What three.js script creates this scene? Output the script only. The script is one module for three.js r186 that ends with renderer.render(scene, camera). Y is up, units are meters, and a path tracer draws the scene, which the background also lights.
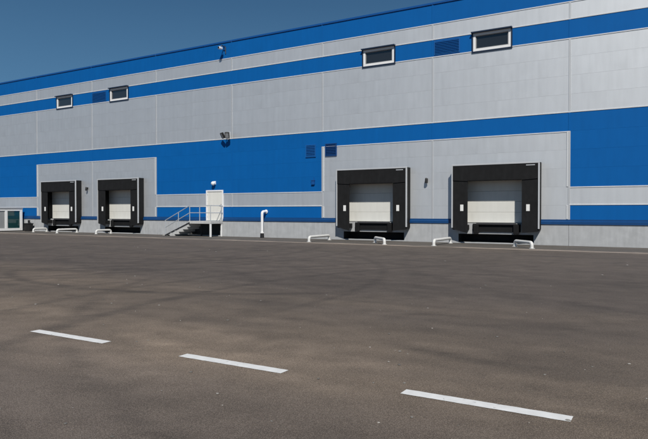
import * as THREE from 'three';
import { mergeGeometries as mergeRaw } from 'three/addons/utils/BufferGeometryUtils.js';
import { ImprovedNoise } from 'three/addons/math/ImprovedNoise.js';
import { RoundedBoxGeometry } from 'three/addons/geometries/RoundedBoxGeometry.js';

// World: x runs along the facade (right positive), y up, z outward from the wall plane (z = 0).
const scene = new THREE.Scene();

// ---------------------------------------------------------------- camera
const camera = new THREE.PerspectiveCamera(40.19, 1024 / 694, 0.1, 6000);
camera.position.set(0, 1.7, 31.14);
camera.rotation.order = 'YXZ';
camera.rotation.y = THREE.MathUtils.degToRad(30.61);
camera.rotation.x = -Math.atan(8.5 / 600);
scene.add(camera);

// ---------------------------------------------------------------- sky
const SUN = new THREE.Vector3(0.65, 1.2, 1.0).normalize();
{
  const w = 512, h = 512, d = new Float32Array(w * h * 4);
  const stops = [           // elevation (deg), linear rgb
    [-90, .085, .075, .065], [-1, .16, .16, .16], [0, .25, .36, .45], [4, .155, .30, .45], [10, .082, .20, .355],
    [19, .046, .124, .245], [35, .026, .08, .19], [60, .018, .06, .155], [90, .016, .055, .145]];
  for (let j = 0; j < h; j++) {
    const el = ((j + .5) / h - .5) * 180;
    let k = 0; while (k < stops.length - 2 && el > stops[k + 1][0]) k++;
    const A = stops[k], B = stops[k + 1];
    let t = Math.min(1, Math.max(0, (el - A[0]) / (B[0] - A[0])));
    for (let i = 0; i < w; i++) {
      const o = (j * w + i) * 4;
      for (let c = 0; c < 3; c++) d[o + c] = A[c + 1] + (B[c + 1] - A[c + 1]) * t;
      d[o + 3] = 1;
    }
  }
  const sky = new THREE.DataTexture(d, w, h, THREE.RGBAFormat, THREE.FloatType);
  sky.mapping = THREE.EquirectangularReflectionMapping;
  sky.colorSpace = THREE.LinearSRGBColorSpace;
  sky.magFilter = THREE.LinearFilter; sky.minFilter = THREE.LinearFilter; sky.needsUpdate = true;
  scene.background = sky; scene.environment = sky;
}

// ---------------------------------------------------------------- sun and exposure
const sun = new THREE.DirectionalLight(new THREE.Color().setRGB(1, .955, .88), 4.15);
sun.position.set(-20, 0, 8).addScaledVector(SUN, 90);
sun.target.position.set(-20, 0, 8);
sun.castShadow = true;
sun.shadow.mapSize.set(4096, 4096);
Object.assign(sun.shadow.camera, { left: -60, right: 60, top: 45, bottom: -45, near: 1, far: 220 });
scene.add(sun, sun.target);
const renderer = new THREE.WebGLRenderer({ antialias: true });
renderer.setSize(1024, 694);
renderer.toneMapping = THREE.LinearToneMapping;
renderer.toneMappingExposure = 1.0;
renderer.shadowMap.enabled = true;
renderer.shadowMap.type = THREE.PCFSoftShadowMap;

const mergeGeometries = list => mergeRaw(list.map(g => g.index ? g.toNonIndexed() : g));
// ---------------------------------------------------------------- helpers
let seed = 20417;
const rnd = () => { seed = (seed * 1664525 + 1013904223) >>> 0; return seed / 4294967296; };
const perlin = new ImprovedNoise();
const noise = (x, y, z = 0) => perlin.noise(x, y, z);
const fbm = (x, y, o = 4, z = 0) => { let s = 0, a = 1, n = 0; for (let i = 0; i < o; i++) { s += a * noise(x, y, z + i * 7.3); n += a; a *= .5; x *= 2.03; y *= 2.03; } return s / n; };
const clamp = (x, a = 0, b = 1) => Math.min(b, Math.max(a, x));
const smooth = (a, b, x) => { const t = clamp((x - a) / (b - a)); return t * t * (3 - 2 * t); };
const hash = (x, y) => { const s = Math.sin(x * 127.1 + y * 311.7) * 43758.5453; return s - Math.floor(s); };

const names = {};
function numbered(n) { names[n] = (names[n] ?? -1) + 1; return names[n] ? `${n}_${String(names[n]).padStart(3, '0')}` : n; }
function shadows(o) { o.castShadow = true; o.receiveShadow = true; return o; }
function thing(name, label, category, [x, y, z] = [0, 0, 0], group) {
  const o = new THREE.Group(); o.name = numbered(name); o.position.set(x, y, z);
  o.userData = { label, category }; if (group) o.userData.group = group;
  scene.add(o); return o;
}
function part(name, geo, mat, parent, pos) {
  const m = shadows(new THREE.Mesh(geo, mat)); m.name = name; if (pos) m.position.set(...pos); parent.add(m); return m;
}
function structure(name, geo, mat) { const m = shadows(new THREE.Mesh(geo, mat)); m.name = name; m.userData.kind = 'structure'; scene.add(m); return m; }
// a box given by its extents, uv in metres
function ext(x0, x1, y0, y1, z0, z1) {
  const g = new THREE.BoxGeometry(x1 - x0, y1 - y0, z1 - z0); g.translate((x0 + x1) / 2, (y0 + y1) / 2, (z0 + z1) / 2);
  return metreUV(g);
}
function metreUV(g, ox = 0, oy = 0) {
  const p = g.attributes.position, n = g.attributes.normal, uv = new Float32Array(p.count * 2);
  for (let i = 0; i < p.count; i++) {
    const ax = Math.abs(n.getX(i)), ay = Math.abs(n.getY(i)), az = Math.abs(n.getZ(i));
    let u, v; if (az >= ax && az >= ay) { u = p.getX(i); v = p.getY(i); } else if (ax >= ay) { u = p.getZ(i); v = p.getY(i); } else { u = p.getX(i); v = p.getZ(i); }
    uv[2 * i] = u + ox; uv[2 * i + 1] = v + oy;
  }
  g.setAttribute('uv', new THREE.BufferAttribute(uv, 2)); return g;
}
// a board lying against the wall: bottom-left at the origin, back at z = -d, front at z = 0 with a chamfered rim
const boardCache = new Map();
function board(w, h, d, c, variant = 0) {
  const key = [w.toFixed(3), h.toFixed(3), d, c, variant].join();
  if (boardCache.has(key)) return boardCache.get(key);
  const pos = [], idx = [], O = [[0, 0], [w, 0], [w, h], [0, h]], I = [[c, c], [w - c, c], [w - c, h - c], [c, h - c]];
  const quad = (a, b, e, f) => { const o = pos.length / 3; pos.push(...a, ...b, ...e, ...f); idx.push(o, o + 1, o + 2, o, o + 2, o + 3); };
  quad(...I.map(p => [p[0], p[1], 0]));
  quad(...[O[3], O[2], O[1], O[0]].map(p => [p[0], p[1], -d]));
  for (let k = 0; k < 4; k++) {
    const n = (k + 1) % 4;
    quad([...O[k], -c], [...O[n], -c], [...I[n], 0], [...I[k], 0]);
    quad([...O[k], -d], [...O[n], -d], [...O[n], -c], [...O[k], -c]);
  }
  let g = new THREE.BufferGeometry();
  g.setAttribute('position', new THREE.Float32BufferAttribute(pos, 3)); g.setIndex(idx); g = g.toNonIndexed(); g.computeVertexNormals();
  metreUV(g, variant * 3.71, variant * 1.93);
  boardCache.set(key, g); return g;
}
function rbox(x0, x1, y0, y1, z0, z1, r = .01, s = 2) {
  const g = new RoundedBoxGeometry(x1 - x0, y1 - y0, z1 - z0, s, r); g.translate((x0 + x1) / 2, (y0 + y1) / 2, (z0 + z1) / 2); return metreUV(g);
}
function tube(pts, r, seg = 40, rad = 12, bend = 0) {
  const curve = new THREE.CurvePath(); const P = pts.map(p => new THREE.Vector3(...p));
  let last = P[0];
  for (let i = 1; i < P.length; i++) {
    if (i < P.length - 1 && bend) {
      const a = P[i].clone().add(P[i - 1].clone().sub(P[i]).setLength(bend)), b = P[i].clone().add(P[i + 1].clone().sub(P[i]).setLength(bend));
      curve.add(new THREE.LineCurve3(last, a)); curve.add(new THREE.QuadraticBezierCurve3(a, P[i], b)); last = b;
    } else { curve.add(new THREE.LineCurve3(last, P[i])); last = P[i]; }
  }
  const g = new THREE.TubeGeometry(curve, seg, r, rad, false);
  const caps = [P[0], P[P.length - 1]].map((p, i) => {
    const q = i ? P[P.length - 2] : P[1]; const c = new THREE.CircleGeometry(r, rad);
    c.lookAt(p.clone().sub(q).normalize()); c.translate(p.x, p.y, p.z); return c;
  });
  return mergeGeometries([g, ...caps]);
}
function rod(a, b, r, rad = 10) {
  const A = new THREE.Vector3(...a), B = new THREE.Vector3(...b), L = A.distanceTo(B);
  const g = new THREE.CylinderGeometry(r, r, L, rad); g.applyQuaternion(new THREE.Quaternion().setFromUnitVectors(new THREE.Vector3(0, 1, 0), B.clone().sub(A).normalize()));
  g.translate((A.x + B.x) / 2, (A.y + B.y) / 2, (A.z + B.z) / 2); return g;
}

// ---------------------------------------------------------------- textures
function dataTex(n, f, srgb, rx, ry) {
  const d = new Uint8Array(n * n * 4);
  for (let j = 0; j < n; j++) for (let i = 0; i < n; i++) {
    const c = f(i / n, j / n, i, j), o = (j * n + i) * 4;
    if (typeof c === 'number') d[o] = d[o + 1] = d[o + 2] = clamp(c) * 255; else for (let q = 0; q < 3; q++) d[o + q] = clamp(c[q]) * 255;
    d[o + 3] = 255;
  }
  const t = new THREE.DataTexture(d, n, n); t.wrapS = t.wrapT = THREE.RepeatWrapping; t.magFilter = THREE.LinearFilter; t.minFilter = THREE.LinearMipmapLinearFilter; t.generateMipmaps = true;
  if (srgb) t.colorSpace = THREE.SRGBColorSpace; t.repeat.set(rx, ry); t.anisotropy = 8; t.needsUpdate = true; return t;
}
// noise that tiles: blend of four shifted samples
function tiled(fn, u, v, s) {
  const x = u * s, y = v * s, bx = smooth(0, 1, u), by = smooth(0, 1, v);
  return (fn(x, y) * (1 - bx) + fn(x - s, y) * bx) * (1 - by) + (fn(x, y - s) * (1 - bx) + fn(x - s, y - s) * bx) * by;
}
const panelMap = dataTex(512, (u, v) => {         // faint rain streaks and dust on the coated sheet
  const a = tiled((x, y) => fbm(x * 3.2, y * .35, 4), u, v, 6), b = tiled((x, y) => fbm(x, y, 3, 9), u, v, 5);
  return .955 + .05 * a + .03 * b;
}, true, 1 / 5, 1 / 5);
const panelBump = dataTex(512, (u, v) => .5 + .5 * tiled((x, y) => fbm(x, y * .7, 2, 3), u, v, 5), false, 1 / 4, 1 / 4);
const concreteMap = dataTex(512, (u, v, i, j) => {
  const a = tiled((x, y) => fbm(x, y, 5, 1), u, v, 9), b = tiled((x, y) => fbm(x * 2.5, y * .4, 4, 5), u, v, 8);
  return .9 + .10 * a + .09 * b + .03 * (hash(i, j) - .5);
}, true, 1 / 3.5, 1 / 3.5);
const concreteBump = dataTex(512, (u, v, i, j) => .5 + .35 * tiled((x, y) => fbm(x, y, 5, 2), u, v, 20) + .2 * (hash(i, j + 7) - .5), false, 1 / 2, 1 / 2);
const rubberBump = dataTex(256, (u, v) => .5 + .5 * tiled((x, y) => fbm(x * 1.2, y * .5, 3, 4), u, v, 5), false, 1 / 1.6, 1 / 1.6);
const rubberMap = dataTex(512, (u, v, i, j) => .8 + .25 * tiled((x, y) => fbm(x, y, 4, 14), u, v, 6) + .15 * tiled((x, y) => fbm(x * 3, y * .4, 3, 17), u, v, 6) + .05 * hash(i, j), true, 1 / 2.2, 1 / 2.2);
const paintMap = dataTex(512, (u, v, i, j) => {
  const a = tiled((x, y) => fbm(x, y, 5, 21), u, v, 14); const chip = smooth(.30, .42, tiled((x, y) => fbm(x, y, 4, 31), u, v, 34));
  return (.93 + .09 * a + .03 * (hash(i, j) - .5)) * (1 - .16 * chip);
}, true, 1 / 1.7, 1 / 1.7);
// asphalt: aggregate grains of different tones in a darker binder
const A_N = 2048, A_S = 5.0;
const cellsN = 520, cellX = new Float32Array(cellsN * cellsN), cellY = new Float32Array(cellsN * cellsN), cellT = new Float32Array(cellsN * cellsN);
for (let k = 0; k < cellsN * cellsN; k++) { cellX[k] = rnd(); cellY[k] = rnd(); cellT[k] = rnd(); }
const MOT = 256, mottle = new Float32Array(MOT * MOT);
for (let j = 0; j < MOT; j++) for (let i = 0; i < MOT; i++) mottle[j * MOT + i] = tiled((x, y) => fbm(x, y, 4, 41), i / MOT, j / MOT, 11);
function mottleAt(u, v) {
  const x = u * MOT, y = v * MOT, i = Math.floor(x), j = Math.floor(y), a = x - i, b = y - j, I = (i + 1) % MOT, J = (j + 1) % MOT;
  return (mottle[j * MOT + i] * (1 - a) + mottle[j * MOT + I] * a) * (1 - b) + (mottle[J * MOT + i] * (1 - a) + mottle[J * MOT + I] * a) * b;
}
const asphaltMap = dataTex(A_N, (u, v, i, j) => {
  const cx = Math.floor(u * cellsN), cy = Math.floor(v * cellsN);
  let best = 9, tone = .5;
  for (let a = -1; a <= 1; a++) for (let b = -1; b <= 1; b++) {
    const X = (cx + a + cellsN) % cellsN, Y = (cy + b + cellsN) % cellsN;
    const q = Y * cellsN + X, px = cx + a + cellX[q], py = cy + b + cellY[q], dx = u * cellsN - px, dy = v * cellsN - py, dd = dx * dx + dy * dy;
    if (dd < best) { best = dd; tone = cellT[q]; }
  }
  const grain = best < .2 ? .84 + .42 * (tone - .35) + (tone > .97 ? .3 : 0) : .72;
  const m = .1 * (hash(i, j) - .5);
  const p = mottleAt(u, v) * .16;
  const t = grain + m + p;
  return [t, t * .985, t * .965];
}, true, 1 / A_S, 1 / A_S);
const asphaltBump = dataTex(1024, (u, v, i, j) => .5 + .3 * (hash(i, j) - .5) + .4 * tiled((x, y) => noise(x, y, 77), u, v, 120), false, 1 / A_S, 1 / A_S);

// ---------------------------------------------------------------- materials
const std = (o) => new THREE.MeshStandardMaterial(o);
const rgb = (r, g, b) => new THREE.Color().setRGB(r, g, b);
const silverMats = [1, .99, 1.01].map(f => std({ color: rgb(.765 * f, .79 * f, .815 * f), metalness: .78, roughness: .6, map: panelMap, bumpMap: panelBump, bumpScale: .002 }));
const blueMats = [1, .985, 1.015].map(f => new THREE.MeshPhysicalMaterial({ color: rgb(.0015 * f, .118 * f, .405 * f), metalness: 0, roughness: .62, specularIntensity: .3, map: panelMap, bumpMap: panelBump, bumpScale: .002 }));
const M = {
  stripSilver: std({ color: rgb(.62, .64, .66), metalness: .55, roughness: .6, map: panelMap }),
  haloPale: std({ color: rgb(.7, .72, .74), metalness: .1, roughness: .45, map: panelMap }),
  blueTrim: std({ color: rgb(.006, .085, .31), roughness: .4, map: panelMap }),
  flashing: std({ color: rgb(.006, .06, .2), roughness: .38, map: panelMap }),
  ventBlue: std({ color: rgb(.004, .05, .19), roughness: .5 }),
  windowNavy: std({ color: rgb(.004, .018, .05), roughness: .55 }),
  louvreBlue: std({ color: rgb(.003, .1, .34), roughness: .55 }),
  plinth: std({ color: rgb(.52, .535, .55), roughness: .85, map: concreteMap, bumpMap: concreteBump, bumpScale: .004 }),
  joint: std({ color: rgb(.1, .1, .1), roughness: .9 }),
  white: std({ color: rgb(.8, .8, .78), roughness: .45 }),
  doorWhite: std({ color: rgb(.78, .77, .72), roughness: .5, map: panelMap }),
  loadDoor: std({ color: rgb(.76, .76, .72), roughness: .5, map: panelMap }),
  frameWhite: std({ color: rgb(.82, .82, .82), roughness: .4 }),
  glass: new THREE.MeshPhysicalMaterial({ color: rgb(.02, .022, .025), roughness: .06, ior: 1.52, clearcoat: 1, clearcoatRoughness: .02 }),
  tealGlass: new THREE.MeshPhysicalMaterial({ color: rgb(.012, .05, .055), roughness: .06, ior: 1.52, clearcoat: 1, clearcoatRoughness: .03 }),
  rubber: new THREE.MeshPhysicalMaterial({ color: rgb(.0135, .014, .0155), roughness: .85, specularIntensity: .6, map: rubberMap, bumpMap: rubberBump, bumpScale: .02 }),
  rubberHard: new THREE.MeshPhysicalMaterial({ color: rgb(.01, .01, .011), roughness: .75, specularIntensity: .6, map: rubberMap }),
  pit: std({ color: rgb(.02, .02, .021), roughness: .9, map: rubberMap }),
  alu: std({ color: rgb(.66, .67, .68), metalness: .35, roughness: .4 }),
  galv: std({ color: rgb(.55, .58, .6), metalness: .4, roughness: .45 }),
  steelDark: std({ color: rgb(.05, .05, .055), roughness: .6 }),
  black: std({ color: rgb(.012, .012, .013), roughness: .5 }),
  concrete: std({ color: rgb(.45, .44, .42), roughness: .9, map: concreteMap, bumpMap: concreteBump, bumpScale: .006 }),
  stepConcrete: std({ color: rgb(.62, .62, .61), roughness: .85, map: concreteMap, bumpMap: concreteBump, bumpScale: .004 }),
  paint: std({ color: rgb(.88, .88, .86), roughness: .7, map: paintMap }),
  guidePaint: std({ color: rgb(.8, .8, .78), roughness: .5, map: paintMap }),
  greyPanel: std({ color: rgb(.3, .31, .32), roughness: .6, map: panelMap }),
  lampGlass: std({ color: rgb(.85, .87, .9), roughness: .2 }),
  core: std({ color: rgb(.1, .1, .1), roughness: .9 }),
  roofing: std({ color: rgb(.3, .3, .3), roughness: .9 }),
};

// ---------------------------------------------------------------- ground
const DOCKS = [-8.09, -15.05, -35.95, -42.92];
const tracks = [];                      // tyre arcs: centre, radius, angles, strength
{
  const T = (x, z, r, a0, a1, s, w = .2) => tracks.push({ x, z, r, a0, a1, s, w });
  for (const c of DOCKS) {                // wheel paths out of each dock swinging away to either side
    for (const o of [-1, 1]) for (const e of [-.98, .98]) {
      T(c + o * 13, 7, 13 - o * e, o > 0 ? Math.PI * .5 : 0, o > 0 ? Math.PI : Math.PI * .5, .22 + .2 * rnd(), .17);
    }
  }
  for (let k = 0; k < 46; k++) {
    const r = 5 + 10 * rnd(), x = -40 + 46 * rnd(), z = 6 + 18 * rnd(), a = rnd() * 6.28, l = .6 + 1.6 * rnd(), s = .25 + .5 * rnd();
    T(x, z, r, a, a + l, s, .08 + .09 * rnd()); if (rnd() < .7) T(x, z, r + 1.85 + .2 * rnd(), a, a + l * .95, s * .8, .11);
  }
}
function trackAmount(x, z) {
  let m = 0;
  for (const t of tracks) {
    const dx = x - t.x, dz = z - t.z, d = Math.abs(Math.hypot(dx, dz) - t.r); if (d > .8) continue;
    let a = Math.atan2(dz, dx); while (a < t.a0) a += Math.PI * 2; if (a > t.a1) continue;
    const end = smooth(0, .25, a - t.a0) * smooth(0, .25, t.a1 - a);
    m = Math.max(m, t.s * end * (1 - smooth(t.w * .7, t.w * 1.25, d + .07 * noise(x * 1.3, z * 1.3) + .05 * noise(x * 5, z * 5))) * (.55 + .45 * smooth(-.35, .25, fbm(x * 1.6, z * 1.6, 3, 81))));
  }
  return m;
}
function groundColour(x, z) {
  // fine dust carried across the yard lies in drifts with ragged outlines, between darker driven lanes
  const wob = 1.9 * fbm(x * .08, z * .14, 4, 2), zz = z + wob;
  let dust = .85 * smooth(18.6, 22.2, zz - .05 * x - .5) * (1 - smooth(25.6, 28.2, zz));
  dust *= .45 + .55 * smooth(-.35, .3, fbm(x * .16, z * .42, 5, 11));
  dust *= 1 - .45 * smooth(-14, -3, x) * (1 - smooth(22, 25, z));
  dust += .22 * smooth(-.05, .5, fbm(x * .09 + 9, z * .5, 4, 15)) * (1 - smooth(20, 26, z));
  const grit = .35 * smooth(.05, .45, fbm(x * .9, z * .9, 4, 23)) + .25 * smooth(0, .5, fbm(x * 2.6, z * 2.6, 3, 27));
  const patch = fbm(x * .22, z * .3, 5, 31), fine = fbm(x * 1.7, z * 3.2, 3, 37);
  let k = 1 + .26 * patch + .2 * fine + .2 * fbm(x * .35, z * 2.4, 4, 44) + .16 * fbm(x * .12, z * .9, 3, 47);
  const tr = trackAmount(x, z); k *= 1 - .42 * tr;
  const fleck = smooth(.12, .34, fbm(x * 1.15 + 7, z * 1.9, 5, 91)); k *= 1 + .12 * fleck;
  const worn = smooth(.16, .24, fbm(x * .55 + 70, z * .8, 5, 95)); k *= 1 - .13 * worn;
  const oil = smooth(.34, .4, fbm(x * .8 + 40, z * .8, 4, 51)); k *= 1 - .22 * oil;
  const d = clamp(dust * (1 - .55 * tr) + grit * .5 * dust);
  k *= 1 + .4 * smooth(23.5, 26.5, z + 1.2 * fbm(x * .3, z * .3, 4, 71)) * (.35 + .65 * smooth(0, -5, x + 2 * fbm(x * .2, z * .2, 3, 73)));
  const base = [.146, .121, .103], tan = [.242, .193, .148];
  return base.map((b, i) => (b + (tan[i] - b) * d) * k);
}
{
  const axis = (outerA, a, b, step, outerB) => { const r = [...outerA]; for (let v = a; v <= b + 1e-6; v += step) r.push(v); r.push(...outerB); return r; };
  const xs = axis(axis([-3000, -800, -250, -110, -80], -62, -32.4, .34, []), -32, 14, .17, [24, 60, 200, 800, 3000]);
  const zs = axis([-3000, -800, -200, -60, -10], -1, 34, .125, [44, 80, 250, 900, 3000]);
  const nx = xs.length, nz = zs.length, pos = new Float32Array(nx * nz * 3), col = new Float32Array(nx * nz * 3), uv = new Float32Array(nx * nz * 2), nor = new Float32Array(nx * nz * 3), idx = [];
  for (let j = 0; j < nz; j++) for (let i = 0; i < nx; i++) {
    const o = j * nx + i; pos[3 * o] = xs[i]; pos[3 * o + 2] = zs[j]; nor[3 * o + 1] = 1; uv[2 * o] = xs[i]; uv[2 * o + 1] = zs[j];
    const inside = xs[i] > -63 && xs[i] < 15 && zs[j] > -2 && zs[j] < 35;
    const c = inside ? groundColour(xs[i], zs[j]) : [.15, .126, .108]; col.set(c, 3 * o);
    if (i < nx - 1 && j < nz - 1) idx.push(o, o + nx, o + 1, o + 1, o + nx, o + nx + 1);
  }
  const g = new THREE.BufferGeometry();
  g.setAttribute('position', new THREE.BufferAttribute(pos, 3)); g.setAttribute('normal', new THREE.BufferAttribute(nor, 3));
  g.setAttribute('color', new THREE.BufferAttribute(col, 3)); g.setAttribute('uv', new THREE.BufferAttribute(uv, 2)); g.setIndex(idx);
  structure('ground', g, std({ vertexColors: true, map: asphaltMap, bumpMap: asphaltBump, bumpScale: .006, roughness: .92 }));
}
{ // concrete apron along the foot of the wall, its outer rim covered by pale washed-out sand
  const x0 = -74.3, x1 = 16.3, z0 = 0, z1 = 4.3, nx = 720, nz = 36, pos = [], nor = [], col = [], uv = [], idx = [];
  for (let j = 0; j <= nz; j++) for (let i = 0; i <= nx; i++) {
    const x = x0 + (x1 - x0) * i / nx; let z = z0 + (z1 - z0) * j / nz; if (j === nz) z += .12 * fbm(x * .8, 3, 3, 61);
    pos.push(x, .004, z); nor.push(0, 1, 0); uv.push(x, z);
    const sand = smooth(3.3, 3.75, z + .5 * fbm(x * .5, z * .8, 4, 63)) * smooth(-.5, .15, fbm(x * .35, z, 3, 69) + .12);
    const k = 1 + .3 * fbm(x * .4, z * .9, 4, 65) + .15 * fbm(x * 2.2, z * 2.2, 3, 66);
    const a = [.145, .132, .118], b = [.40, .34, .29]; col.push(...a.map((v, q) => (v + (b[q] - v) * sand) * k));
    if (i < nx && j < nz) { const o = j * (nx + 1) + i; idx.push(o, o + nx + 1, o + 1, o + 1, o + nx + 1, o + nx + 2); }
  }
  const g = new THREE.BufferGeometry();
  g.setAttribute('position', new THREE.Float32BufferAttribute(pos, 3)); g.setAttribute('normal', new THREE.Float32BufferAttribute(nor, 3));
  g.setAttribute('color', new THREE.Float32BufferAttribute(col, 3)); g.setAttribute('uv', new THREE.Float32BufferAttribute(uv, 2)); g.setIndex(idx);
  structure('apron', g, std({ vertexColors: true, map: asphaltMap, bumpMap: asphaltBump, bumpScale: .004, roughness: .92 }));
}

// ---------------------------------------------------------------- the warehouse
const BAY = 6.97, SEAM = i => -4.6 - BAY * i;              // seam i, counted to the left
const ROWS = [1.08, 1.98, 2.88, 3.78, 4.68, 5.58, 6.47, 7.37, 8.27, 9.17, 10.07, 10.96, 11.84, 12.93];
const PANEL_D = .2;
const isDockBay = i => i === 1 || i === 2 || i === 5 || i === 6;     // bay i lies between seam i-1 and seam i
function rowBlue(r, i) {
  if (r === 12 || r === 10) return true;
  if (r === 0 || r === 2 || r === 3 || r === 4) return !isDockBay(i);
  return r === 5;
}
const WINDOWS = [-42.72, -36.33, -14.8, -8.37];
const WW = .97, DOOR = { x0: -27.69, x1: -26.29, y0: 1.06, y1: 3.06 };
const holes = [];
for (const c of DOCKS) holes.push([c - 1.95, c + 1.95, 1.0, 3.78]);
for (const c of WINDOWS) holes.push([c - WW, c + WW, 10.07, 10.96]);
holes.push([DOOR.x0, DOOR.x1, 1.0, DOOR.y1]);
function cut(rects, hs) {
  for (const [a0, a1, b0, b1] of hs) {
    const out = [];
    for (const r of rects) {
      const [x0, x1, y0, y1] = r;
      if (a1 <= x0 || a0 >= x1 || b1 <= y0 || b0 >= y1) { out.push(r); continue; }
      if (a0 > x0) out.push([x0, a0, y0, y1]); if (a1 < x1) out.push([a1, x1, y0, y1]);
      const m0 = Math.max(a0, x0), m1 = Math.min(a1, x1);
      if (b1 < y1 - .02) out.push([m0, m1, b1, y1]); if (b0 > y0 + .02) out.push([m0, m1, y0, b0]);
    }
    rects = out;
  }
  return rects;
}
const wh = thing('warehouse', 'long blue and silver panel-clad warehouse with pale concrete plinth', 'warehouse', [-29, 0, 0]);
const OX = 29;                                             // group sits at the middle of the facade's foot
const put = (name, geo, mat, x, y, z = 0, parent = wh) => part(name, geo, mat, parent, [x + OX, y, z]);
const I0 = -2, I1 = 10;                                    // bays built
for (let i = I0; i <= I1; i++) {
  const xa = SEAM(i), xb = SEAM(i - 1);
  for (let r = 0; r < ROWS.length - 1; r++) {
    const blue = rowBlue(r, i);
    for (const [x0, x1, y0, y1] of cut([[xa, xb, ROWS[r], ROWS[r + 1]]], holes)) {
      const m = (blue ? blueMats : silverMats)[Math.floor(rnd() * 3)];
      put('wall_panel', board(x1 - x0 - .006, y1 - y0 - .002, PANEL_D, .002, Math.floor(rnd() * 4)), m, x0 + .003, y0 + .001);
    }
  }
  // plinth slab of this bay, left open at the pocket under the dock
  const hs = [...DOCKS.map(c => [c - 2.0, c + 1.84, .06, .5]), [-29.6, -26.5, .06, .84]];  // last hole: recess added under the landing to make it dark
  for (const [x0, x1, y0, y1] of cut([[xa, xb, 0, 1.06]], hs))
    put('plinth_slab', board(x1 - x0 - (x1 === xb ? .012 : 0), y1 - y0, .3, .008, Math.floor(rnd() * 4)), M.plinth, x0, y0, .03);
  // cover strip on the seam, in runs of one colour
  let s = 0;
  while (s < ROWS.length - 1) {
    const b = rowBlue(s, i) && rowBlue(s, i + 1); let e = s; while (e + 1 < ROWS.length - 1 && (rowBlue(e + 1, i) && rowBlue(e + 1, i + 1)) === b) e++;
    put('cover_strip', board(.1, ROWS[e + 1] - ROWS[s] - .004, .05, .004), b ? blueMats[1] : M.stripSilver, xa - .05, ROWS[s] + .002, .016);
    s = e + 1;
  }
}
const XA = SEAM(I1), XB = SEAM(I0 - 1);
// pale strips added along the colour changes, imitating bright edge halos
function hHalo(x0, x1, y, up) { put('halo_strip', board(x1 - x0, .055, .05, .006), M.haloPale, x0, up ? y : y - .055, .022); }
for (const [y, up] of [[11.84, 0], [10.96, 1], [10.07, 0], [6.47, 1]])
  for (let i = I0; i <= I1; i++) hHalo(SEAM(i), SEAM(i - 1), y, up);
for (let i = I0; i <= I1; i++) {
  const a = SEAM(i) , b = SEAM(i - 1);
  if (isDockBay(i)) hHalo(a, b, 5.58, 0);
  else for (const [x0, x1] of (DOOR.x0 > a && DOOR.x1 < b) ? [[a, DOOR.x0 - .07], [DOOR.x1 + .07, b]] : [[a, b]]) { hHalo(x0, x1, 2.88, 0); hHalo(x0, x1, 1.98, 1); }
}
for (const [x, side] of [[SEAM(2), 1], [SEAM(0), -1], [SEAM(6), 1], [SEAM(4), -1]])
  for (const [y0, y1] of [[1.3, 1.98], [2.88, 5.58]])
    put('halo_strip', board(.07, y1 - y0, .05, .006), M.haloPale, side > 0 ? x + .052 : x - .122, y0, .027);  // upright strips of the same added edge halo
// folded base flashing shedding water over the plinth
{
  const sh = new THREE.Shape([[0, .24], [.02, .24], [.02, .17], [.075, .13], [.075, 0], [.06, 0], [.06, .1], [0, .1]].map(p => new THREE.Vector2(...p)));
  const flash = (x0, x1) => {
    const g = new THREE.ExtrudeGeometry(sh, { depth: x1 - x0, bevelEnabled: false }); g.rotateY(-Math.PI / 2); g.scale(-1, 1, 1);
    // after the turn the profile's first axis points to +z, the run to +x
    const p = g.attributes.position; let mx = 1e9, mz = 1e9; for (let i = 0; i < p.count; i++) { mx = Math.min(mx, p.getX(i)); mz = Math.min(mz, p.getZ(i)); }
    g.translate(-mx, 0, -mz);
    const index = []; for (let i = 0; i < p.count; i += 3) index.push(i, i + 2, i + 1); g.setIndex(index);
    const g2 = g.toNonIndexed(); g2.computeVertexNormals(); put('base_flashing', metreUV(g2), M.flashing, x0, 1.045, .004);
  };
  for (let i = I0; i <= I1; i++) {
    const a = SEAM(i), b = SEAM(i - 1); let segs = [[a, b]];
    for (const c of DOCKS) segs = segs.flatMap(([x0, x1]) => (c > x0 && c < x1) ? [[x0, c - 2.2], [c + 2.2, x1]] : [[x0, x1]]);
    if (DOOR.x0 > a && DOOR.x1 < b) segs = [[a, DOOR.x0 - .06], [DOOR.x1 + .06, b]];
    segs.forEach(s => flash(...s));
  }
}
// parapet capping, roof and the rest of the shell
for (let i = I0; i <= I1; i++) put('parapet_cap', board(BAY - .006, .13, .5, .02), M.blueTrim, SEAM(i) + .003, 12.87, .05);
part('roof', ext(XA + OX, XB + OX, 12.2, 12.4, -45, -.21), M.roofing, wh);
for (const x of [XA + .02, XB - .22]) part('end_wall', ext(x + OX, x + .2 + OX, 0, 12.9, -45, -.45), silverMats[0], wh);
part('rear_wall', ext(XA + OX, XB + OX, 0, 12.95, -45.25, -45.01), silverMats[0], wh);
part('light_block_wall', ext(XA + .3 + OX, XB - .3 + OX, 0, 12.19, -1.4, -1.2), M.core, wh);  // unseen wall added inside the shell to block light
part('floor_slab', ext(XA + .3 + OX, XB - .3 + OX, .8, 1.05, -1.19, -.28), M.core, wh);

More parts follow.
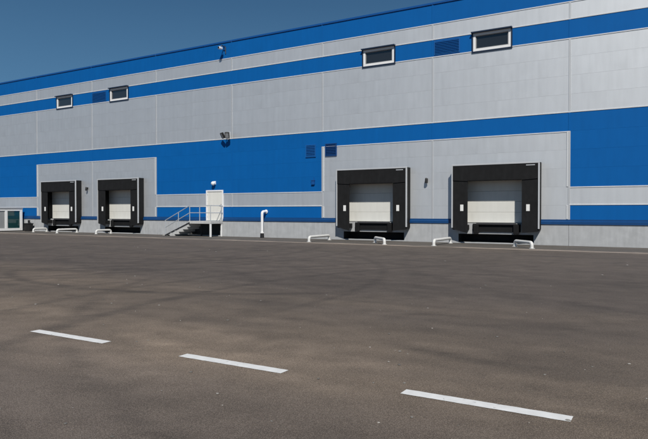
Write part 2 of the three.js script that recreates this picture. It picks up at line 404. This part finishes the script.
// windows
for (const c of WINDOWS) {
  const w = new THREE.Group(); w.name = 'window'; w.position.set(c + OX, 10.505, 0); wh.add(w);
  const hh = .47, f = .125;
  part('window_trim', mergeGeometries([ext(-WW - .07, WW + .07, -hh - .07, -hh, -.1, .055), ext(-WW - .07, -WW, -hh, hh, -.1, .05), ext(WW, WW + .07, -hh, hh, -.1, .05)]), M.windowNavy, w);
  part('drip_hood', ext(-WW - .075, WW + .075, hh, hh + .06, -.1, .2), M.windowNavy, w);
  part('window_frame', mergeGeometries([rbox(-WW, WW, -hh, -hh + f, -.09, .04, .008), rbox(-WW, WW, hh - f, hh, -.09, .04, .008), rbox(-WW, -WW + f, -hh + f, hh - f, -.09, .039, .008), rbox(WW - f, WW, -hh + f, hh - f, -.09, .039, .008)]), M.frameWhite, w);
  part('sash', mergeGeometries([ext(-WW + f, WW - f, -hh + f, -hh + f + .04, -.08, .0), ext(-WW + f, WW - f, hh - f - .04, hh - f, -.08, .0), ext(-WW + f, -WW + f + .04, -hh + f + .04, hh - f - .04, -.08, -.001), ext(WW - f - .04, WW - f, -hh + f + .04, hh - f - .04, -.08, -.001)]), M.greyPanel, w);
  part('pane', ext(-WW + f + .03, WW - f - .03, -hh + f + .03, hh - f - .03, -.06, -.045), M.glass, w);
}
// service door
{
  const d = new THREE.Group(); d.name = 'door'; d.position.set((DOOR.x0 + DOOR.x1) / 2 + OX, 1.06, 0); wh.add(d);
  const w = (DOOR.x1 - DOOR.x0) / 2, h = 2.0;
  part('door_frame', mergeGeometries([rbox(-w - .05, -w + .05, 0, h + .05, -.12, .045, .008), rbox(w - .05, w + .05, 0, h + .05, -.12, .045, .008), rbox(-w + .05, w - .05, h - .05, h + .05, -.12, .043, .008)]), M.frameWhite, d);
  part('door_leaf', rbox(-w + .055, w - .055, .01, h - .055, -.07, .005, .006), M.doorWhite, d);
  part('threshold', ext(-w - .05, w + .05, -.02, .008, -.19, .06), M.galv, d);
  part('handle', mergeGeometries([rbox(w - .17, w - .13, .92, 1.1, .0055, .017, .004), rod([w - .15, 1.03, .01], [w - .15, 1.03, .06], .009), rod([w - .15, 1.03, .06], [w - .28, 1.03, .06], .009)]), M.steelDark, d);
  for (const y of [.25, 1.0, 1.75]) part('hinge', rod([-w + .055, y - .05, .03], [-w + .055, y + .05, .03], .011), M.galv, d);
}
// sectional doors with their jambs, and what lies below the dock edge
for (const c of DOCKS) {
  const d = new THREE.Group(); d.name = 'loading_door'; d.position.set(c + OX, 1.06, 0); wh.add(d);
  for (let k = 0; k < 5; k++) part('door_section', board(3.88, .545, .05, .012, k % 4), M.loadDoor, d, [-1.94, .03 + k * .55, -.3]);
  part('bottom_seal', ext(-1.94, 1.94, 0, .03, -.35, -.305), M.rubberHard, d);
  part('jamb', mergeGeometries([ext(-2.1, -1.95, 0, 2.8, -.36, -.201), ext(1.95, 2.1, 0, 2.8, -.36, -.201), ext(-1.95, 1.95, 2.72, 2.85, -.36, -.201)]), M.rubberHard, d);
  part('opening_lining', mergeGeometries([ext(-1.948, -1.93, 0, 2.7, -.298, .012), ext(1.93, 1.948, 0, 2.7, -.298, .012), ext(-1.93, 1.93, 2.68, 2.7, -.298, .012)]), M.rubberHard, d);
  part('wall_pad', mergeGeometries([ext(-2.14, -1.949, .06, 2.95, .003, .04), ext(1.949, 2.14, .06, 2.95, .003, .04), ext(-1.949, 1.949, 2.72, 2.95, .003, .04)]), M.rubberHard, d);
  const e = new THREE.Group(); e.name = 'dock_edge'; e.position.set(c + OX, 0, 0); wh.add(e);
  part('leveller_plate', rbox(-1.22, 1.22, .62, 1.04, .031, .1, .012), M.rubberHard, e);
  part('leveller_lip', rbox(-1.0, 1.0, 1.0, 1.075, .101, .22, .012), M.steelDark, e);
  for (const s of [-1, 1]) part('bumper', rbox(s * 1.02 - .14, s * 1.02 + .14, .52, .98, .101, .22, .03), M.rubberHard, e);
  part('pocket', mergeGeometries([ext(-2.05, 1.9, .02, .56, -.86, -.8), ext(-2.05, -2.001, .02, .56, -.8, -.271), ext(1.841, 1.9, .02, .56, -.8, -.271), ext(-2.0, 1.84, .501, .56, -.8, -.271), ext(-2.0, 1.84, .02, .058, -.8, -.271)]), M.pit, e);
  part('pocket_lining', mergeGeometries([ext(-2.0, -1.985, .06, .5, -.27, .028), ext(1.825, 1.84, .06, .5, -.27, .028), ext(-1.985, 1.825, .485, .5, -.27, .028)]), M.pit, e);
}

{ // recess added in the plinth to imitate deep shade below the landing
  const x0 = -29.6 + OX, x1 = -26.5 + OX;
  part('shade_recess', mergeGeometries([ext(x0 - .1, x1 + .1, .0, .9, -1.06, -1), ext(x0 - .1, x0 - .001, .0, .9, -1, -.271), ext(x1 + .001, x1 + .1, .0, .9, -1, -.271), ext(x0, x1, .841, .9, -1, -.271), ext(x0, x1, .01, .058, -1, -.271)]), M.core, wh);
}

// ---------------------------------------------------------------- dock shelters
const SH_P = .52;
function shelter(c, label) {
  const t = thing('dock_shelter', label, 'dock shelter', [c, 0, .045], 'dock shelters along the facade');
  const W = 2.2, top = 4.11, f = SH_P - .045, ow = 1.375, ot = 3.25;
  part('hood', ext(-W, W, top - .05, top, -.04, f - .02), M.rubberHard, t);
  for (const s of [-1, 1]) part('side_panel', ext(s > 0 ? W - .05 : -W, s > 0 ? W : -W + .05, .8, top - .051, -.04, f - .02), M.rubberHard, t);
  const plate = (pts, z0, d) => { const g = new THREE.ExtrudeGeometry(new THREE.Shape(pts.map(p => new THREE.Vector2(...p))), { depth: d, bevelEnabled: true, bevelThickness: .008, bevelSize: .008, bevelSegments: 1 }); g.translate(0, 0, z0); return metreUV(g); };
  part('header_curtain', plate([[-W + .03, top - .06], [-W + .03, 3.3], [-ow - .02, ot], [ow + .02, ot], [W - .03, 3.3], [W - .03, top - .06]], f + .012, .022), M.rubber, t);
  part('side_curtain', plate([[-W + .03, 3.36], [-W + .03, .78], [-ow, .56], [-ow, 3.33]], f - .022, .02), M.rubber, t);
  part('side_curtain', plate([[W - .03, 3.36], [W - .03, .7], [ow, .62], [ow, 3.33]], f - .022, .02), M.rubber, t);
  part('curtain_hem', ext(-ow, ow, ot + .02, ot + .07, f + .042, f + .052), M.rubberHard, t);
  part('top_edging', rbox(-W - .02, W + .02, top - .055, top + .02, f - .019, f + .06, .008), M.alu, t);
  for (const s of [-1, 1]) {
    part('side_edging', rbox(s > 0 ? W - .05 : -W - .02, s > 0 ? W + .02 : -W + .05, .82, top - .056, f - .018, f + .058, .008), M.alu, t);
    part('base_pad', rbox(s * 1.8 - .39, s * 1.8 + .39, .72, .98, -.01, f - .04, .03), M.rubberHard, t);
    part('guide_marker', rbox(s * 1.67 - .085, s * 1.67 + .085, 1.7, 2.03, f + .006, f + .016, .004), M.white, t);
  }
  part('name_plate', ext(W - .62, W - .2, top - .16, top - .12, f + .043, f + .05), M.alu, t);
  return t;
}
shelter(DOCKS[3], 'black dock shelter nearest the white glazed booth');
shelter(DOCKS[2], 'black dock shelter just left of the entrance stairs');
shelter(DOCKS[1], 'black dock shelter right of the white standpipe, below the two blue vent grilles');
shelter(DOCKS[0], 'black dock shelter at the far right, the largest in view');

// ---------------------------------------------------------------- wheel guides
function guide(a, b, label, hgt = .27, r = .075) {
  const mx = (a[0] + b[0]) / 2, mz = (a[1] + b[1]) / 2;
  const t = thing('wheel_guide', label, 'wheel guide', [mx, 0, mz], 'white tube wheel guides in front of the docks');
  const p = (q, y) => [q[0] - mx, y, q[1] - mz];
  part('tube', tube([p(a, .006), p(a, hgt), p(b, hgt), p(b, .006)], r, 60, 14, .16), M.guidePaint, t);
  for (const q of [a, b]) { const g = new THREE.CylinderGeometry(.13, .13, .014, 20); g.translate(q[0] - mx, .011, q[1] - mz); part('foot_plate', g, M.guidePaint, t); }
}
guide([-44.72, .3], [-44.78, 1.45], 'white tube wheel guide left of the dock beside the glazed booth');
guide([-40.92, .3], [-41.0, 2.0], 'white tube wheel guide between the two left docks, longer one');
guide([-36.85, .4], [-36.95, 1.65], 'white tube wheel guide in front of the dock left of the stairs');
guide([-17.62, .75], [-17.52, 3.15], 'white tube wheel guide left of the dock below the vent grilles');
guide([-14.05, 2.0], [-12.85, 3.4], 'white tube wheel guide at the right of the dock below the vent grilles');
guide([-10.36, .55], [-10.3, 3.2], 'white tube wheel guide left of the largest, far right dock');
guide([-6.75, 1.8], [-5.72, 3.0], 'rightmost white tube wheel guide, in front of the largest dock');

// ---------------------------------------------------------------- stairs to the service door
{
  const t = thing('entrance_stairs', 'concrete steps and landing with pale tube railing below the white service door', 'stairs', [-28.4, 0, .08]);
  const X = x => x + 28.4, z0 = .02, z1 = 1.22, n = 6, rise = 1.02 / n, run = .38, xTop = -28.15;
  part('landing', rbox(X(xTop), X(-26.22), .86, 1.03, z0, z1, .012), M.stepConcrete, t);
  for (let k = 0; k < n - 1; k++) {
    const y = 1.03 - rise * (k + 1), x = xTop - run * k;
    part('step', rbox(X(x - run - .05), X(x + .24 - .24 * (k === 0 ? 1 : 0) - .001), Math.max(.006, y - .22), y, z0 + .002 * (k % 2), z1 - .002 * (k % 2), .01), M.stepConcrete, t);
  }
  part('bottom_step', rbox(X(xTop - run * 5 - .5), X(xTop - run * 5 + .2), .006, .09, z0, z1, .01), M.concrete, t);
  for (const z of [z1 + .03, z0 + .1]) part('stringer', rod([X(xTop + .1), .93, z], [X(xTop - run * 5.6), .05, z], .035, 6), M.steelDark, t);
  for (const z of [z1 - .06]) part('post', rbox(X(-26.33), X(-26.23), 0, .859, z - .05, z + .05, .008), M.frameWhite, t);
  part('post', rbox(X(-26.33), X(-26.23), 0, .859, .03, .11, .008), M.frameWhite, t);
  part('post', rbox(X(-28.1), X(-28.02), 0, .859, .03, .11, .008), M.steelDark, t);
  // railing
  const zr = z1 - .04, r = .026, xl = -28.08, xr = -26.27, slope = rise / run;
  for (const [x, z] of [[xl, zr], [xr, zr], [xr, .1], [-27.2, zr]]) part('railing_post', rod([X(x), 1.02, z], [X(x), 2.06, z], r), M.galv, t);
  for (const x of [-29.1, -30.3]) { const y = 1.03 - slope * (xTop - x); part('railing_post', rod([X(x), y - .05, zr], [X(x), y + .98, zr], r), M.galv, t); }
  for (const y of [1.03, .55]) {
    part('rail', rod([X(xl), 1.03 + y, zr], [X(xr), 1.03 + y, zr], r), M.galv, t);
    part('rail', rod([X(xr), 1.03 + y, zr], [X(xr), 1.03 + y, .0], r), M.galv, t);
    part('rail', rod([X(xl), 1.03 + y, zr], [X(-30.35), 1.03 + y - slope * (-30.35 * -1 + xl) , zr], r), M.galv, t);
  }
}

// ---------------------------------------------------------------- standpipe
{
  const t = thing('standpipe', 'white bent vent pipe with black foot standing against the plinth', 'pipe', [-22.7, 0, .46]);
  part('pipe', tube([[0, .3, 0], [0, 1.66, 0], [.0, 1.66, -.462]], .085, 50, 18, .17), M.frameWhite, t);
  const c = new THREE.CylinderGeometry(.12, .12, .07, 20); c.translate(0, .33, 0); part('collar', c, M.frameWhite, t);
  const b = new THREE.CylinderGeometry(.115, .13, .29, 20); b.translate(0, .15, 0); part('foot', b, M.black, t);
  const fl = new THREE.CylinderGeometry(.13, .13, .03, 20); fl.rotateX(Math.PI / 2); fl.translate(0, 1.66, -.42); part('wall_flange', fl, M.frameWhite, t);
}

// ---------------------------------------------------------------- fittings on the wall
function grille(name, x0, x1, y0, y1, label, n, d = .05, mat = M.ventBlue) {
  const t = thing(name, label, 'vent', [(x0 + x1) / 2, y0, .001]);
  const w = (x1 - x0) / 2, h = y1 - y0, f = .05;
  part('frame', mergeGeometries([ext(-w, w, 0, f, -.02, d), ext(-w, w, h - f, h, -.02, d), ext(-w, -w + f, f, h - f, -.02, d), ext(w - f, w, f, h - f, -.02, d)]), mat, t);
  part('backing', ext(-w + f, w - f, f, h - f, -.01, .004), mat, t);
  const slat = new THREE.BoxGeometry(2 * (w - f), .012, .07); slat.rotateX(.7);
  for (let k = 0; k < n; k++) part('slat', slat, mat, t, [0, f + (h - 2 * f) * (k + .5) / n, .031]);
}
grille('vent_grille', -19.71, -18.99, 4.98, 5.74, 'square dark blue vent grille on the blue wall panels', 7, .05, M.louvreBlue);
grille('vent_grille', -18.32, -17.53, 4.98, 5.74, 'square dark blue vent grille overlapping the silver panels', 7, .06);
grille('wall_louvre', -39.36, -37.75, 10.13, 10.9, 'dark blue wall louvre in the upper stripe between the two left windows', 8, .03, M.louvreBlue);
grille('wall_louvre', -11.48, -10.05, 10.13, 10.9, 'dark blue wall louvre in the upper stripe between the two right windows', 8, .03, M.louvreBlue);

function sconce(x, y, label) {           // small black cylinder lamp on a wall bracket
  const t = thing('wall_lamp', label, 'wall lamp', [x, y, .017], 'small black wall lamps between docks');
  part('bracket', rbox(-.04, .04, -.06, .1, -.016, .03, .006), M.black, t);
  part('arm', rod([0, .05, .02], [0, .08, .12], .018), M.black, t);
  const g = new THREE.LatheGeometry([[0, .12], [.05, .12], [.07, .06], [.085, -.14], [.075, -.16], [0, -.16]].map(p => new THREE.Vector2(...p)), 18); g.translate(0, .0, .14); part('lamp_shade', g, M.black, t);
  const d = new THREE.CylinderGeometry(.06, .06, .02, 16); d.translate(0, -.165, .14); part('lens', d, M.lampGlass, t);
}
sconce(-11.86, 3.38, 'small black wall lamp between the two right docks');
sconce(-39.95, 3.46, 'small black wall lamp between the two left docks');
{
  const t = thing('door_lamp', 'round white lamp on the blue wall above the service door', 'wall lamp', [-26.98, 3.58, .001]);
  part('back_plate', rbox(-.09, .09, -.09, .13, -.01, .04, .01), M.frameWhite, t);
  part('neck', rod([0, .07, .03], [0, .07, .13], .035), M.frameWhite, t);
  const g = new THREE.SphereGeometry(.15, 24, 16); g.scale(1, .9, .9); g.translate(0, -.02, .18); part('globe', g, M.lampGlass, t);
}
{
  const t = thing('floodlight', 'black double floodlight on the seam at the top of the blue band', 'floodlight', [-25.75, 6.6, .02]);
  part('bracket', rbox(-.1, .1, -.16, .34, -.02, .04, .008), M.stripSilver, t);
  part('arm', rod([0, .2, .03], [0, .2, .36], .03), M.steelDark, t);
  for (const s of [-1, 1]) {
    const g = new RoundedBoxGeometry(.3, .4, .16, 2, .03); g.rotateX(.45); g.rotateY(s * .5); g.translate(s * .19, .08, .4); part('lamp_housing', g, M.black, t);
    const l = new THREE.BoxGeometry(.22, .3, .02); l.translate(0, 0, .085); l.rotateX(.45); l.rotateY(s * .5); l.translate(s * .19, .08, .4); part('lens', l, M.greyPanel, t);
  }
}
{
  const t = thing('security_camera', 'small camera hanging on an arm just below the roof edge', 'camera', [-26.1, 12.5, .001]);
  part('bracket', rbox(-.07, .07, -.12, .2, -.01, .05, .008), M.flashing, t);
  part('arm', tube([[0, .1, .04], [0, .18, .3], [0, -.02, .42]], .03, 24, 10, .08), M.steelDark, t);
  const g = rbox(-.1, .1, -.14, .02, .3, .6, .04); part('housing', g, M.lampGlass, t);
  const l = new THREE.CylinderGeometry(.06, .06, .03, 18); l.rotateX(Math.PI / 2); l.translate(0, -.06, .61); part('lens', l, M.black, t);
  part('conduit', rod([.1, -.35, .03], [.1, .1, .03], .03), M.steelDark, t);
}
{
  const t = thing('junction_box', 'small blue junction box on the blue wall below the vent grille', 'junction box', [-19.17, 3.32, .001]);
  part('box', rbox(-.11, .11, -.02, .24, -.01, .1, .012), M.blueTrim, t);
  part('lid', rbox(-.12, .12, .2, .26, -.01, .115, .01), M.ventBlue, t);
  part('conduit', rod([.05, .26, .03], [.05, .42, .03], .018), M.blueTrim, t);
}

// ---------------------------------------------------------------- glazed booth and bin by the wall
{
  const t = thing('glazed_booth', 'white framed glazed booth standing by the wall at the left edge', 'booth', [-50, 0, 1.85]);
  const w = 2.0, d = 1.55, H = 1.86, P = .22;
  const bars = (name, geos) => geos.forEach(g => part(name, g, M.frameWhite, t));
  part('base', mergeGeometries([rbox(-w, w, .06, .26, -d, -d + .1, .01), rbox(-w, w, .06, .26, d - .1, d, .01), rbox(-w, -w + .1, .06, .26, -d + .1, d - .1, .01), rbox(w - .1, w, .06, .26, -d + .1, d - .1, .01)]), M.frameWhite, t);
  part('skid', mergeGeometries([ext(-w + .1, w - .1, .0, .1, -d + .15, -d + .35), ext(-w + .1, w - .1, .0, .1, d - .35, d - .15)]), M.black, t);
  part('floor', ext(-w + .1, w - .1, .1, .16, -d + .1, d - .1), M.greyPanel, t);
  const zs = [-d + P / 2, -d + 1.42, -d + 2.5, d - P / 2], xs = [-w + P / 2, -w / 3, w / 3, w - P / 2];
  for (const z of zs) for (const x of [-w + P / 2, w - P / 2]) bars('post', [rbox(x - P / 2 + .002, x + P / 2 - .002, .261, H - .15, z - P / 2, z + P / 2, .01)]);
  for (const x of xs.slice(1, 3)) for (const z of [-d + P / 2, d - P / 2]) bars('post', [rbox(x - .09, x + .09, .261, H - .15, z - P / 2 + .002, z + P / 2 - .002, .01)]);
  part('top_rail', mergeGeometries([rbox(-w, w, H - .149, H, -d, -d + .14, .01), rbox(-w, w, H - .149, H, d - .14, d, .01), rbox(-w, -w + .14, H - .149, H, -d + .14, d - .14, .01), rbox(w - .14, w, H - .149, H, -d + .14, d - .14, .01)]), M.frameWhite, t);
  part('roof', rbox(-w - .03, w + .03, H + .001, H + .09, -d - .03, d + .03, .02), M.greyPanel, t);
  for (const x of [-w + .06, w - .06]) for (let k = 0; k < 3; k++)
    part('pane', ext(x - .008, x + .008, .27, H - .155, zs[k] + .1, zs[k + 1] - .1), k === 0 ? M.tealGlass : M.greyPanel, t);
  for (const z of [-d + .06, d - .06]) for (let k = 0; k < 3; k++) part('pane', ext(xs[k] + .1, xs[k + 1] - .1, .27, H - .155, z - .008, z + .008), M.tealGlass, t);
}
{
  const t = thing('waste_bin', 'squat black waste bin with raised lid between booth and first dock', 'bin', [-47.0, 0, .45]);
  const g = new THREE.CylinderGeometry(.43, .36, .62, 4, 1); g.rotateY(Math.PI / 4); g.scale(1.15, 1, .75); g.translate(0, .34, 0); part('body', g.toNonIndexed(), M.black, t);
  g.computeVertexNormals();
  part('rim', rbox(-.37, .37, .62, .68, -.25, .25, .015), M.black, t);
  part('lid', rbox(-.36, -.1, .681, .93, -.26, -.2, .015), M.black, t);
  for (const s of [-1, 1]) { const c = new THREE.CylinderGeometry(.05, .05, .05, 14); c.rotateZ(Math.PI / 2); c.translate(s * .22, .05, .12); part('wheel', c, M.black, t); }
}

// ---------------------------------------------------------------- painted dashes and loose grit
{
  const dash = (x0, x1, label) => {
    const n = 60, w = .075, sh = new THREE.Shape(); const e = (x, s) => .006 * noise(x * 9, s * 5, 3) + .003 * noise(x * 41, s * 7, 9);
    for (let k = 0; k <= n; k++) { const x = (x1 - x0) * (k / n - .5); k ? sh.lineTo(x, -w + e(x + x0, 1)) : sh.moveTo(x, -w); }
    for (let k = n; k >= 0; k--) { const x = (x1 - x0) * (k / n - .5); sh.lineTo(x, w + e(x + x0, 2)); }
    const g = new THREE.ShapeGeometry(sh); g.rotateX(-Math.PI / 2);
    const m = shadows(new THREE.Mesh(g, M.paint)); m.name = numbered('road_dash'); m.position.set((x0 + x1) / 2, .004, 25.92);
    m.userData = { label, category: 'road marking', group: 'white dashes painted on the asphalt' }; scene.add(m);
  };
  dash(-7.86, -6.35, 'white painted dash on the asphalt, the farthest and leftmost of three');
  dash(-5.02, -3.57, 'white painted dash on the asphalt, the middle one of three');
  dash(-2.22, -.74, 'white painted dash on the asphalt, the nearest and longest of three');
}
{
  const geos = [];
  for (let k = 0; k < 420; k++) {
    const near = k < 300, z = near ? 18 + 10.5 * Math.pow(rnd(), .8) : 4 + 16 * rnd(), x = near ? -13 + 14 * rnd() : -38 + 38 * rnd();
    const r = (.004 + .011 * Math.pow(rnd(), 3)) * (near ? 1 : 1.5), g = new THREE.IcosahedronGeometry(r, 0); g.scale(1 + rnd(), .5 + .3 * rnd(), 1 + .6 * rnd()); g.rotateY(rnd() * 6); g.translate(x, r * .45, z);
    const t = .12 + .38 * rnd() * rnd(), c = new Float32Array(g.attributes.position.count * 3); for (let i = 0; i < c.length; i += 3) { c[i] = t; c[i + 1] = t * .95; c[i + 2] = t * .88; }
    g.setAttribute('color', new THREE.BufferAttribute(c, 3)); geos.push(g);
  }
  const m = shadows(new THREE.Mesh(mergeGeometries(geos), std({ vertexColors: true, roughness: .9 }))); m.name = 'loose_grit';
  m.userData = { kind: 'stuff', label: 'loose grit and small stones scattered on the asphalt', category: 'grit' }; scene.add(m);
}

renderer.render(scene, camera);
